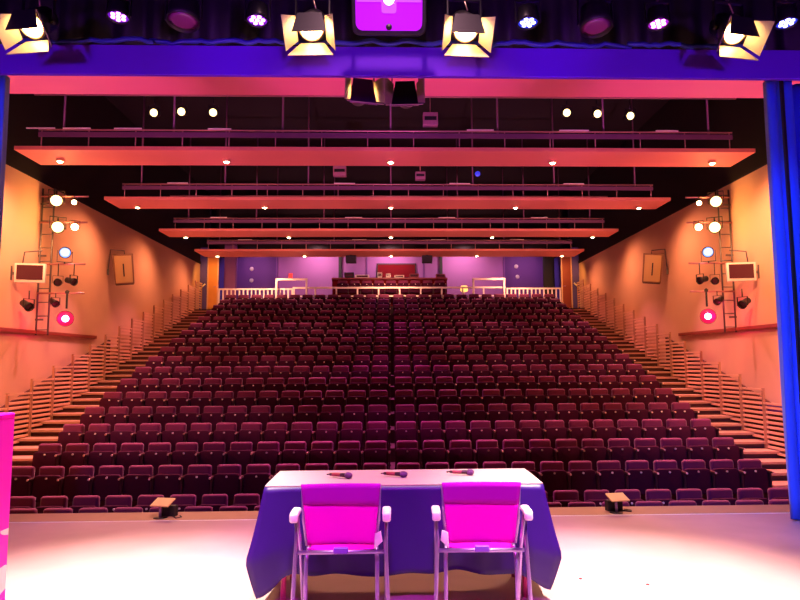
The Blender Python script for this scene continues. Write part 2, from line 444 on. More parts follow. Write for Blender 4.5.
# magenta flood panel in the middle
t = thing('flood_panel', (-.012, BARY, 4.56), 'large magenta LED flood panel with rounded corners at middle of bar', 'flood light')
T = rotX(R(26))
def rrect(w, h, r, n=5, z0=0.):
    pts = []
    for cx, cz, a0 in ((w/2-r, h/2-r, 0), (-w/2+r, h/2-r, PI/2), (-w/2+r, -h/2+r, PI), (w/2-r, -h/2+r, 1.5*PI)):
        for k in range(n+1):
            a = a0+PI/2*k/n; pts.append((cx+r*math.cos(a), cz+z0+r*math.sin(a)))
    return pts
h = mb('blackmetal'); h.T = T; h.poly(rrect(.66, .60, .07, z0=.20), .12, .012); h.build('housing', t)
h = mb('magpanel'); h.T = T @ Matrix.Translation((0, -.066, 0)); h.poly(rrect(.585, .52, .06, z0=.20), .02); h.build('light_face', t)
h = mb('maglight'); h.T = T @ Matrix.Translation((0, -.078, 0)); h.box((0, 0, .30), (.56, .006, .26)); h.poly(rrect(.13, .1, .02, z0=.13), .006); h.build('upper_face', t)
h = mb('magwhite'); h.T = T @ Matrix.Translation((0, -.086, .19)); h.lathe([(0, .01), (.035, .008), (.045, 0), (0, 0)], 16); h.build('lamp_core', t)
h = mb('black'); h.T = T @ Matrix.Translation((0, -.085, 0)); h.lathe([(0, .02), (.02, .015), (.028, 0), (0, 0)], 14)
for v in h.bm.verts: v.co.z -= .035
h.build('latch_knob', t)
h = mb('blackmetal').box((-.28, .09, .34), (.03, .03, .22)).box((.28, .09, .34), (.03, .03, .22)).box((0, .05, BARZ-4.56-.01), (.62, .05, .07)); h.build('hanging_bracket', t)

# front of house lanterns seen below the border
fresnel('hanging_lantern', (-.40, 8.25, 5.13), 'dark hanging lantern with its barn door folded down and a lit slit', R(8), R(14), True, 1.2, top=R(-74), flap=.30, outer='violet_lit_flap', lens='lampsmall', group='front lanterns below the first soffit', barz=.70)
fresnel('hanging_lantern', (.20, 8.25, 5.10), 'unlit black hanging lantern beside the one with a lit slit', R(8), R(-4), False, 1.2, top=R(-74), flap=.30, group='front lanterns below the first soffit', barz=.73)
o = mb('blackmetal').cyl((-4, 8.25, 5.83), (4, 8.25, 5.83), .025).build('hanging_bar')
tag(o, 'black pipe in front of the first soffit carrying two dark lanterns', 'bar')

# ------------------------------------------------------------------ lighting bridges (soffits)
BR = [(8.75, 9.78, 9.2), (12.43, 13.41, 7.40), (16.30, 17.28, 7.36), (20.24, 21.23, 7.38), (23.95, 25.30, 7.38)]
nth = ['first', 'second', 'third', 'fourth', 'fifth']
for i, (ya, yb, hw) in enumerate(BR):
    hw = min(hw, 7.98)
    t = thing('lighting_bridge', (0, ya, 5.75), '%s salmon lighting bridge from the stage, spanning between the side walls' % nth[i] if i else 'salmon soffit bridge just behind the violet border, nearest of all to the stage', 'lighting bridge', 'lighting bridges')
    if i == 0: t['label'] = 'salmon lighting bridge directly behind the violet border, no lamps along it'
    d = yb-ya
    mb('soffit').box((0, d/2, .04), (2*hw, d, .08), .004).build('soffit', t)
    mb('violetmetal').box((0, .03, .325), (2*hw-.9, .03, .10)).build('kick_board', t)
    p = mb('pipe').cyl((-hw+.45, .03, .42), (hw-.45, .03, .42), .018, n=8); p.build('handrail', t)
    n = 15
    for k in range(n+1):
        x = -hw+.5+(2*hw-1)*k/n; mb('pipe').cyl((x, .05, .08), (x, .05, .42), .012, n=6).build('baluster', t)
    p = mb('pipe').cyl((-hw+.3, .08, 1.16), (hw-.3, .08, 1.16), .02, n=8); p.build('lighting_pipe', t)
    for k in range(7):
        x = -hw+.9+(2*hw-1.8)*k/6; mb('violetmetal').cyl((x, .1, .4), (x, .1, 3.25), .022, n=6).build('hanger', t)
    # pale strips that paint the light caught by the handrail
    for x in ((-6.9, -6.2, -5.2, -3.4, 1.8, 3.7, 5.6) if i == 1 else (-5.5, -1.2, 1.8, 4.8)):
        mb('cream').box((x, .0, .44), (.42+.2*((x*7) % 1), .02, .022)).build('painted_rail_light', t)
# recessed downlights along the soffits
proto = None
DL = []
place = ['end by the lectern-side wall', 'between wall end and middle, lectern side', 'at the middle', 'between middle and wall end, curtain side', 'end by the curtain-side wall']
for i, (yb, dx) in enumerate(((13.02, 3.40), (16.95, 3.38), (21.06, 3.39), (24.85, 3.38))):
    for j in range(5):
        x = (j-2)*dx; lab = 'small lit downlight on %s bridge, %s' % (nth[i+1], place[j])
        if proto is None:
            proto = thing('downlight', (x, yb, 5.75), lab, 'downlight', 'downlights along the bridges')
            mb('ring').lathe([(.07, 0), (.075, -.005), (.085, -.05), (.06, -.055), (.055, -.02), (.055, 0)], 16, 'Z').build('rim', proto)
            mb('downlamp').lathe([(0, -.075), (.035, -.07), (.056, -.05), (.056, -.03), (0, -.03)], 16, 'Z').build('lens', proto)
        else: dup(proto, (x, yb, 5.75), lab)
        DL.append((x, yb, i, j))
# back-lights hung from the second bridge
def small_lantern(name, loc, label, lensmat, cat='lantern', group=None, tilt=R(20), pan=0, sc=1., drop=.3, up=1):
    t = thing(name, loc, label, cat, group, pan)
    T = rotX(tilt) @ Matrix.Scale(sc, 4)
    h = mb('blackmetal'); h.T = T
    h.lathe([(.05, -.26), (.075, -.24), (.08, -.05), (.10, -.02), (.105, .04), (.095, .04), (.095, .02)], 18); h.build('housing', t)
    l = mb(lensmat); l.T = T; l.lathe([(0, .036), (.06, .03), (.094, .018), (0, .015)], 18); l.build('lens', t)
    y = mb('blackmetal'); y.T = Matrix.Scale(sc, 4)
    y.box((-.12, 0, up*.07), (.01, .03, .2)).box((.12, 0, up*.07), (.01, .03, .2)).box((0, 0, up*.17), (.25, .03, .01))
    y.cyl((0, 0, up*.17), (0, 0, up*drop/sc), .013, n=8); y.build('yoke', t)
    return t
bl = [(-4.77, 6.59, 'by a hanger, outermost on the lectern side'), (-4.22, 6.615, 'middle of the lectern-side three'), (-3.585, 6.60, 'innermost on the lectern side'),
      (3.615, 6.635, 'innermost on the curtain side'), (4.25, 6.615, 'middle of the curtain-side three'), (4.93, 6.575, 'outermost on the curtain side')]
for x, z, l in bl:
    small_lantern('bridge_lantern', (x, 12.62, z), 'bright lantern above the second bridge, ' + l, 'star', 'lantern', 'back lights above the second bridge', R(17), sc=.85, drop=6.91-z)
# boxes and a lamp hanging between bridges
def hang_box(loc, d, m, label, top):
    t = thing('hanging_box', loc, label, 'box', 'small boxes hung between the bridges')
    mb(m).box((0, 0, 0), d, .01).build('body', t)
    mb('black').box((0, -d[1]/2-.003, 0), (d[0]*.8, .008, d[2]*.3)).build('slot', t)
    mb('pipe').cyl((0, 0, d[2]/2), (0, 0, top-loc[2]), .012, n=6).build('hanger', t)
hang_box((-1.33, 16.35, 6.52), (.34, .2, .26), 'mauvebox', 'mauve box hanging over the third bridge, lectern side of the middle', 6.9)
hang_box((.80, 12.5, 6.42), (.30, .2, .26), 'mauvebox', 'mauve box hanging over the second bridge near the middle', 6.9)
hang_box((.77, 16.35, 6.40), (.26, .2, .2), 'mauvebox', 'small mauve box hanging over the third bridge, curtain side of the middle', 6.9)
small_lantern('blue_lamp', (2.27, 16.3, 6.45), 'small blue lamp hanging above the third bridge', 'ledblue_dim', 'lamp', None, R(15), sc=.8, drop=.45)
for x, l in ((-1.57, 'black loudspeaker under the fifth bridge, lectern side'), (1.42, 'black loudspeaker under the fifth bridge, curtain side')):
    t = thing('hung_loudspeaker', (x, 24.9, 5.58), l, 'speaker', 'loudspeakers under the fifth bridge')
    mb('black').box((0, 0, 0), (.40, .3, .28), .012).build('cabinet', t)
    mb('blackmetal').box((0, -.155, 0), (.36, .012, .24)).build('front_grille', t)
    mb('blackmetal').box((0, 0, .155), (.1, .08, .04)).build('mount', t)

# ------------------------------------------------------------------ seats
def seat_parts():
    P = []
    # backrest
    b = mb('seatback'); T = Matrix.Translation((0, 0, 0))
    b.T = Matrix.Translation((0, -.045, .585)) @ Matrix.Rotation(R(-4), 4, 'X')
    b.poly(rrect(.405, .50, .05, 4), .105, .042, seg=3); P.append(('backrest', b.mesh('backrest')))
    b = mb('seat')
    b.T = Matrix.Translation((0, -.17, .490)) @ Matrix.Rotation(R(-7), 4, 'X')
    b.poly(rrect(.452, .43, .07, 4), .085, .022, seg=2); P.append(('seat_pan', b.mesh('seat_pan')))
    b = mb('seatframe')
    b.box((.25, -.14, .315), (.034, .20, .63), .006).box((.25, -.14, .012), (.06, .30, .024)).box((0, -.06, .33), (.46, .05, .04)); P.append(('frame', b.mesh('frame')))
    b = mb('armwood').box((.25, -.22, .65), (.044, .19, .032), .01); b.mat('cap').cyl((.25, -.31, .65), (.25, -.325, .65), .018, n=8); P.append(('armrest', b.mesh('armrest')))
    b = mb('badge'); b.T = Matrix.Translation((0, -.203, .655)) @ Matrix.Rotation(R(-7), 4, 'X')
    b.cyl((0, .0, 0), (0, -.02, 0), .017, n=8); P.append(('number_plate', b.mesh('number_plate')))
    return P
PARTS = seat_parts()
PARTS[1][1].name = 'seat_pan'
ORD = ['front', 'second', 'third', 'fourth', 'fifth', 'sixth', 'seventh', 'eighth', 'ninth', 'tenth', 'eleventh', 'twelfth']
CNT = ['first', 'second', 'third', 'fourth', 'fifth', 'sixth', 'seventh', 'eighth', 'ninth', 'tenth', 'eleventh', 'twelfth', 'thirteenth', 'fourteenth']
def seatx(s, c): return s*(.04+.25+.5*c)
seat0 = None; nseat = 0; hidden = []
for k in range(-1, 11):
    for s in (-1, 1):
        for c in range(14 if k <= 0 else 13):
            x = seatx(s, c); y = rowy(k)
            if k <= 0:                               # hidden behind the table, the lectern or the curtain
                u = 391 + x/y*640
                if 272 < u < 536 or u < 2 or u > 792: hidden.append((x, y, tread(k))); continue
            lab = 'purple tip-up seat, %s row from stage, %s from centre gap on the %s side' % (ORD[k+1], CNT[c], 'lectern' if s < 0 else 'curtain')
            if seat0 is None:
                seat0 = thing('theatre_seat', (x, y, tread(k)), lab, 'seat', 'tip-up seats on the tiers')
                q = {n_: link(n_, me, seat0) for n_, me in PARTS}
                q['number_plate'].parent = q['seat_pan']
            else:
                dup(seat0, (x, y, tread(k)), lab)
            nseat += 1
print('individual seats', nseat)
# the rows further up as one object
mats = []
big = bmesh.new()
def add_mesh(big, me, M4):
    n0 = len(big.verts); f0 = len(big.faces)
    big.from_mesh(me)
    big.verts.ensure_lookup_table(); big.faces.ensure_lookup_table()
    idx = {}
    for i, m in enumerate(me.materials):
        if m not in mats: mats.append(m)
        idx[i] = mats.index(m)
    for v in big.verts[n0:]: v.co = M4 @ v.co
    for f in big.faces[f0:]: f.material_index = idx[f.material_index]
spots = [(seatx(s, c), rowy(k), tread(k)) for k in range(11, 18) for s in (-1, 1) for c in range(13)]
spots += hidden
spots += [((c-4)*.52, 27.35, 4.22) for c in range(9)]
for p in spots:
    for n_, me in PARTS: add_mesh(big, me, Matrix.Translation(p))
me = bpy.data.meshes.new('theatre_seat'); big.to_mesh(me); big.free()
for m in mats: me.materials.append(m)
o = link('theatre_seat', me); tag(o, 'purple tip-up seats of the top rows below the back rail and those hidden by the table', 'seat', 'tip-up seats on the tiers', 'stuff')

# ------------------------------------------------------------------ slatted guard rails beside the stairs
def rail_panel():
    t = thing('guard_rail', (0, 0, 0), '', 'guard rail', 'slatted guard rails beside the aisle stairs')
    L = G
    b = mb('railwood')
    for q in range(10):
        b.box((0, L/2, .02+q*.1), (.03, L-.05, .052), .004)
    b.build('slat_panel', t)
    for y in (.02, L-.04):
        mb('railpost').box((0, y, .36), (.045, .045, 1.34)).build('post', t)
    mb('railwood').box((0, L/2, 1.0), (.05, L, .04)).build('top_rail', t)
    return t
rp = None
for s in (-1, 1):
    for k in range(1, 18):
        loc = (s*7.75, rowy(k)+.17, slope(k)+.40)
        lab = 'slatted guard rail beside %s stairs, panel %s step up from the stage' % ('lectern-side' if s < 0 else 'curtain-side',
               ['first', 'second', 'third', 'fourth', 'fifth', 'sixth', 'seventh', 'eighth', 'ninth', 'tenth', 'eleventh', 'twelfth', 'thirteenth', 'fourteenth', 'fifteenth', 'sixteenth', 'seventeenth'][k-1])
        if rp is None:
            rp = rail_panel(); rp.location = loc; rp['label'] = lab
        else: dup(rp, loc, lab)
for s, nm in ((-1, 'shade_board_left'), (1, 'shade_board_right')):
    b = mb('riser')  # dark board added for the slat shade on the side wall
    b.T = Matrix.Translation((s*7.93, 0, 0)) @ Matrix.Rotation(PI/2, 4, 'Z')
    b.poly([(rowy(-1), slope(-1)-.2), (rowy(9), slope(9)-.2), (rowy(9), slope(9)+1.05), (rowy(-1), slope(-1)+1.05)], .05)
    struct(nm, b)
# violet boards behind the lowest rails
for s, l in ((-1, 'violet board behind the lowest slatted rail, lectern side'), (1, 'violet board behind the lowest slatted rail, curtain side')):
    o = mb('dado').box((s*7.86, rowy(2)+.6, slope(2)+1.28), (.03, 1.6, .20), .004).build('violet_board'); tag(o, l, 'board')

# ------------------------------------------------------------------ rails and things at the back
def picket(x0, x1, label):
    t = thing('picket_rail', ((x0+x1)/2, 26.05, BACKZ), label, 'railing', 'cream picket railings behind the last row')
    w = x1-x0
    mb('cream').box((0, 0, .88), (w, .06, .06)).build('top_rail', t)
    mb('cream').box((0, 0, .10), (w, .05, .05)).build('bottom_rail', t)
    n = int(w/.165)
    for k in range(n+1):
        mb('cream').box((-w/2+.03+(w-.06)*k/n, 0, .44), (.055, .03, .86)).build('picket', t)
picket(-7.02, -4.0, 'cream picket railing behind the last row, lectern side')
picket(4.74, 7.0, 'cream picket railing behind the last row, curtain side')
t = thing('post_rail', (.35, 26.0, BACKZ), 'long cream two-bar railing in front of the control counter', 'railing')
mb('cream').box((0, 0, .92), (8.7, .07, .07)).build('top_rail', t); mb('cream').box((0, 0, .58), (8.7, .06, .06)).build('bottom_rail', t)
for k in range(11): mb('cream').box((-4.3+.86*k, 0, .46), (.06, .06, .92)).build('post', t)
for x0, x1, l in ((-4.64, -3.43, 'raised cream hoop rail by the picket railing, lectern side'), (3.36, 4.62, 'raised cream hoop rail by the picket railing, curtain side')):
    t = thing('hoop_rail', ((x0+x1)/2, 25.86, BACKZ), l, 'railing', 'hoop rails at the back')
    w = x1-x0
    mb('cream').box((0, 0, 1.25), (w+.08, .07, .08)).build('top_rail', t)
    for s in (-1, 1): mb('cream').box((s*w/2, 0, .62), (.07, .07, 1.24)).build('post', t)
t = thing('control_counter', (-.06, 28.3, BACKZ+.26), 'long maroon control counter in front of the purple back wall', 'counter')
mb('counter').box((0, 0, 1.30), (5.1, .7, .07), .006).build('worktop', t)
mb('redpanel').box((0, -.28, .63), (5.0, .05, 1.26)).build('front_panel', t)
for s in (-1, 1): mb('redpanel').box((s*2.5, 0, .63), (.05, .6, 1.26)).build('side_panel', t)
CT = BACKZ+.26+1.335
def desk_item(name, x, d, m, label, cat, y=28.25):
    t = thing(name, (x, y, CT), label, cat)
    mb(m).box((0, 0, d[2]/2), d, .008, 1).build('body', t)
    mb('screen').box((0, -d[1]/2-.002, d[2]*.55), (d[0]*.8, .006, d[2]*.5)).build('front_face', t)
    mb('blackmetal').box((0, 0, .006), (d[0]*.9, d[1]*1.02, .012)).build('foot', t)
desk_item('desk_monitor', -1.86, (.42, .2, .27), 'black', 'black monitor at the lectern end of the control counter', 'monitor')
desk_item('mixing_desk', -1.28, (.62, .3, .15), 'cream', 'cream mixing desk beside the black monitor', 'mixing desk')
desk_item('control_box', -.50, (.20, .2, .27), 'cream', 'tall cream box beside the mixing desk on the counter', 'box')
desk_item('desk_lamp_box', -.12, (.22, .2, .22), 'cream', 'pale box at the middle of the control counter', 'box')
desk_item('lighting_console', .36, (.44, .25, .14), 'cream', 'low cream console past the middle of the counter', 'console')
desk_item('red_case', 1.02, (.42, .3, .20), 'counter', 'dark red case on the counter beside the low console', 'case')
desk_item('red_crate', 2.20, (.42, .3, .18), 'counter', 'dark red crate at the curtain end of the counter', 'crate')
b = mb('redpanel').box((.25, 29.98, 5.86), (1.78, .06, .62)); b.mat('black').box((.25, 29.95, 6.18), (1.86, .06, .05)).box((-.66, 29.95, 5.86), (.05, .06, .66)).box((1.16, 29.95, 5.86), (.05, .06, .66))
struct('window_1', b)
for x, nm in ((-2.40, 'trim_4'), (2.36, 'trim_5')):
    struct(nm, mb('black').box((x, 29.94, 5.2), (.14, .1, 3.0)))
for x, nm in ((-1.15, 'trim_6'), (1.55, 'trim_7'), (-5.35, 'trim_8'), (5.35, 'trim_9')):
    struct(nm, mb('purpledark').box((x, 29.98, 5.2), (.05, .05, 3.0)))
o = mb('exitred').box((-4.72, 29.97, 5.62), (.18, .05, .24), .006).build('red_sign'); tag(o, 'small glowing red sign on the purple back wall', 'sign')
for x, z, l in ((-6.6, 6.0, 'upper pale painted reflection on the dark purple recess, lectern side'), (-6.6, 5.45, 'lower pale painted reflection on the dark purple recess, lectern side'), (6.0, 6.1, 'upper pale painted lens ghost on the dark purple recess, curtain side'), (6.05, 5.6, 'lower pale painted lens ghost on the dark purple recess, curtain side')):
    o = mb('cream').lathe([(0, .03), (.08, .025), (.1, 0), (0, 0)], 14).build('painted_reflection', loc=(x, 30.24, z)); tag(o, l, 'disc', 'painted reflections on the back wall')  # pale discs painting circular reflections and lens ghosts
t = thing('amber_lamp', (3.05, 26.5, BACKZ), 'amber lamp glowing behind the back railing beside the hoop rail', 'lamp')
mb('cream').cyl((0, 0, 0), (0, 0, .02), .14).build('base', t); mb('steel').cyl((0, 0, .02), (0, 0, .95), .015).build('pole', t); mb('amber').lathe([(.10, .80), (.15, .84), (.16, .97), (.12, 1.05), (0, 1.06)], 16, 'Z').build('shade', t)
# sloping handrails on the blue returns
for s, l in ((-1, 'short sloping cream handrail on the blue wall beside the orange door'), (1, 'short sloping cream handrail on the blue wall beside the red-brown door')):
    t = thing('sloping_handrail', (s*7.9, 26.75, 4.7), l, 'handrail', 'handrails on the blue walls')
    mb('cream').cyl((s*.14, 0, -.12), (-s*.14, 0, .16), .03).build('bar', t)
    mb('steel').cyl((s*.05, .06, -.04), (s*.05, 0, -.04), .012).build('bracket', t)

# ------------------------------------------------------------------ wall booms
def boom(s):
    side = 'lectern-side' if s < 0 else 'curtain-side'
    X = s*7.82; Yb = 14.55
    t = thing('lighting_ladder', (X, Yb, 2.2), 'steel lighting ladder with cross arms fixed to %s wall' % side, 'lighting ladder', 'lighting ladders on the side walls')
    for dx in (-.13, .13): mb('greymetal').cyl((dx, 0, 0), (dx, 0, 3.35), .02, n=8).build('upright', t)
    for q in range(11): mb('greymetal').cyl((-.13, 0, .12+q*.31), (.13, 0, .12+q*.31), .011, n=6).build('rung', t)
    for z, a, e in ((3.16, -.13, .92), (2.56, -.15, .92), (1.60, -.12, .92), (.94, -.12, .92)):
        mb('pipe').cyl((-s*a, -.04, z), (-s*e, -.04, z), .021, n=8).build('cross_arm', t)
    for z in (.35, 1.8, 3.0): mb('greymetal').box((s*.085, .02, z), (.17, .03, .04)).build('wall_bracket', t)
    def put(name, x, z, label, lens, cat='lantern', sc=1., tilt=R(15), arm=None, up=-1, y=Yb-.10, pan=None):
        arm = arm if arm is not None else z-.2
        return small_lantern(name, (s*x, y, z), label % side, lens, cat, None, tilt, s*R(-30) if pan is None else pan, sc, abs(arm-z), up)
    put('boom_lantern', 7.59, 5.25, 'brightest lantern at top of the %s wall ladder', 'star', sc=1.35, arm=5.36, up=1)
    put('boom_lantern', 7.19, 5.21, 'small lit lantern beside the top lantern of the %s ladder', 'lampsmall', sc=.6, arm=5.36, up=1)
    put('boom_lantern', 7.53, 4.64, 'bright lantern on the second arm of the %s ladder', 'star', sc=1.35, arm=4.76, up=1)
    put('boom_lantern', 7.15, 4.64, 'smaller lit lantern on the second arm of the %s ladder', 'lampsmall', sc=.85, arm=4.76, up=1)
    put('blue_lamp', 7.34, 4.05, 'round blue-white LED lamp on the %s wall ladder', 'boomblue', 'lamp', 1.25, R(5), 3.80, -1)
    put('unlit_lantern', 7.47, 3.38, 'unlit dark lantern under the third arm of %s ladder, wall end', 'darklens', 'lantern', .85, R(15), 3.80, 1)
    put('unlit_lantern', 7.12, 3.39, 'unlit dark lantern under the third arm of %s ladder, outer end', 'darklens', 'lantern', .85, R(15), 3.80, 1, pan=s*R(-70))
    put('unlit_lantern', 7.50, 2.90, 'unlit dark lantern under the lowest arm of %s ladder', 'darklens', 'lantern', .8, R(25), 3.14, 1, pan=s*R(-55))
    # pink wash lamp with a wide frame
    p = thing('pink_lamp', (s*7.25, Yb-.12, 2.56), 'glowing pink-red wash lamp low on the %s wall ladder' % side, 'lamp', 'pink wash lamps on the ladders', s*R(-18))
    mb('blackmetal').lathe([(.07, -.22), (.13, -.18), (.16, -.02), (.175, .03), (.165, .03), (.165, .012)], 24).build('housing', p)
    mb('boompinkface').lathe([(0, .016), (.163, .014), (.163, .004), (0, .004)], 24).build('light_face', p)
    mb('boompink').lathe([(0, .03), (.055, .026), (.075, .014), (0, .012)], 18).build('lamp_core', p)
    mb('blackmetal').box((0, .07, .44), (.04, .04, .42)).box((0, .07, .60), (.08, .06, .06)).build('clamp', p)
    # television on a bracket
    v = thing('wall_tv', (s*7.62, 13.6, 3.473), 'dark-screened television in a pale frame beside the %s ladder' % side, 'television', 'televisions on the side walls', s*R(-12))
    mb('whiteplastic').box((0, .03, 0), (.60, .07, .41), .012, 2).build('casing', v)
    mb('screen').box((0, -.008, .01), (.50, .012, .31)).build('screen', v)
    mb('greymetal').box((s*.2, .14, 0), (.34, .05, .06)).box((s*.38, .14, 0), (.03, .2, .3)).build('wall_arm', v)
    # bracket arm above the television
    a = thing('bracket_arm', (s*7.97, 13.9, 3.55), 'thin steel bracket arm above the television on the %s wall' % side, 'bracket', 'bracket arms above the televisions')
    mb('greymetal').tube([(0, 0, 0), (-s*.05, -.0, .42), (-s*.42, -.0, .45)], .014).build('arm', a); mb('greymetal').box((s*.012, 0, 0), (.024, .1, .14)).build('wall_plate', a)
    put('wall_lantern', 7.62, 2.76, 'unlit dark lantern on the %s wall below the television', 'darklens', 'lantern', .95, R(25), 3.1, 1, y=13.62, pan=s*R(-60))
    # loudspeaker
    k = thing('wall_loudspeaker', (s*7.58, 18.2, 4.23), 'tan loudspeaker hung from a steel yoke on the %s wall' % side, 'speaker', 'loudspeakers on the side walls', s*R(-22))
    Tt = Matrix.Rotation(R(10), 4, 'X') @ Matrix.Rotation(s*R(6), 4, 'Y')
    q = mb('speaker'); q.T = Tt; q.poly([(-.25, -.42), (.25, -.42), (.27, .42), (-.27, .42)], .42, .015); q.build('cabinet', k)
    q = mb('grille'); q.T = Tt; q.box((0, -.216, .0), (.44, .02, .76), .006); q.build('front_grille', k)
    q = mb('blackmetal'); q.T = Tt; q.box((0, -.225, -.02), (.035, .02, .36)).box((0, -.02, -.43), (.46, .38, .02)); q.build('handle_strip', k)
    q = mb('greymetal').tube([(0, 0, .43), (0, 0, .52), (s*.36, .02, .54), (s*.40, .05, .0), (s*.40, .06, -.1)], .016); q.build('yoke', k)
    q = mb('greymetal').box((s*.40, .06, -.1), (.05, .1, .16)); q.build('wall_plate', k)
boom(-1); boom(1)

# ------------------------------------------------------------------ table with cloth
TX, TY0, TY1, TZ = .085, 4.315, 4.865, .74
t = thing('folding_table', (TX, 0, 0), 'long folding table on the stage under a purple cloth', 'table')
mb('whiteplastic').box((0, (TY0+TY1)/2, TZ-.025), (1.78, TY1-TY0-.02, .035), .006).build('tabletop', t)
for sx in (-1, 1):
    for y in (TY0+.07, TY1-.07):
        mb('legred').cyl((sx*.80, y, 0), (sx*.78, y, TZ-.04), .018).build('leg', t)
    mb('legred').cyl((sx*.79, TY0+.07, .25), (sx*.79, TY1-.07, .25), .012).build('brace', t)
# the cloth
per = []
w2 = .905; ya, yb = TY0-.012, TY1+.012
def seg(p, q, n): return [(p[0]+(q[0]-p[0])*i/n, p[1]+(q[1]-p[1])*i/n) for i in range(n)]
cs = [(-w2, ya), (w2, ya), (w2, yb), (-w2, yb)]
ns = [60, 20, 60, 20]
nor = [(0, -1), (1, 0), (0, 1), (-1, 0)]
ring = []
for i in range(4):
    p, q = cs[i], cs[(i+1) % 4]
    for j, (x, y) in enumerate(seg(p, q, ns[i])):
        tt = j/ns[i]; L = ns[i]
        ring.append((x, y, i, tt))
def corner_amt(x, y):
    d = math.hypot(abs(x)-w2, min(abs(y-ya), abs(y-yb)))
    return math.exp(-(d/.10)**2)
rows = []
NS = 16
for j in range(NS+1):
    sft = j/NS; row = []
    for (x, y, i, tt) in ring:
        ca = corner_amt(x, y); front = abs(y-ya) < .3
        nx, ny = nor[i]
        if ca > .02:
            cx, cy = (1 if x > 0 else -1), (-1 if y < (ya+yb)/2 else 1)
            dx, dy = nx*(1-ca)+cx*.75*ca, ny*(1-ca)+cy*.45*ca
        else: dx, dy = nx, ny
        fold = .014*math.sin(x*9+1.2)+.010*math.sin(x*23+y*11)+.012*math.sin(x*41+1)*math.exp(-((abs(x)-.78)/.12)**2)
        out = .010 + sft*(.018+fold) + ca*((.115*min(1, sft/.66) if sft < .66 else .115-.10*(sft-.66)/.34) + .015*sft*math.sin(14*(x+y)+5*sft))
        if i in (1, 3): out += .03*sft*(1-ca)
        hem = .19 + .012*math.sin(x*7) + .008*math.sin(x*17+2)
        if i in (1, 3): hem = .20
        if i == 2: hem = .32
        hem = hem*(1-ca) + (.05 if x < 0 else .075)*ca
        z = TZ+.004 - (TZ-hem)*sft
        row.append((x+dx*out, y+dy*out, z))
    rows.append(row)
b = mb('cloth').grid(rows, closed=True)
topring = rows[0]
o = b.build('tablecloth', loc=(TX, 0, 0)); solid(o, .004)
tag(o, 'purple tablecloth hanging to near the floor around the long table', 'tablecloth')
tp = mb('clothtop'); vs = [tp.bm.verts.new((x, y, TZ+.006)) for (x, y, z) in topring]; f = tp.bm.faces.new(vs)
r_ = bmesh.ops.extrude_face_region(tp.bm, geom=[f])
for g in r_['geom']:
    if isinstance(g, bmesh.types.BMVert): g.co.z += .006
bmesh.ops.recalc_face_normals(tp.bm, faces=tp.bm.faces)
tpo = tp.build('lit_top_face', o); tpo['label'] = 'top face of the cloth, painted pale for the strong light'

# microphones
def mic(loc, rz, label):
    t = thing('microphone', loc, label, 'microphone', 'microphones on the table', rz); t.scale = (.85, .85, .85)
    T = Matrix.Translation((0, 0, .026)) @ Matrix.Rotation(PI/2, 4, 'Z')
    h = mb('micbody'); h.T = T; h.lathe([(.010, -.10), (.012, -.09), (.013, -.02), (.018, .035), (.020, .05)], 14); hd = h.build('handle', t)
    h = mb('micredlight'); h.T = T; h.lathe([(.0135, -.075), (.0150, -.07), (.0160, -.005), (.0150, .0)], 14); h.build('painted_red_light', hd)  # reddish light on the black handle, painted as a band
    h = mb('micgrille'); h.T = T; h.lathe([(.019, .045), (.025, .055), (.027, .072), (.022, .092), (.012, .102), (0, .104)], 14); h.build('grille', t)
    h = mb('micbody'); h.T = T; h.cyl((0, .10, 0), (0, .125, -.002), .006, n=8); h.build('plug', t)
mic((-.355, 4.55, TZ+.013), R(-22), 'wireless microphone lying on the table behind the lectern-side chair')
mic((.025, 4.57, TZ+.013), R(-18), 'wireless microphone lying in the middle of the table')
mic((.495, 4.62, TZ+.013), R(-8), 'wireless microphone lying on the table behind the curtain-side chair')

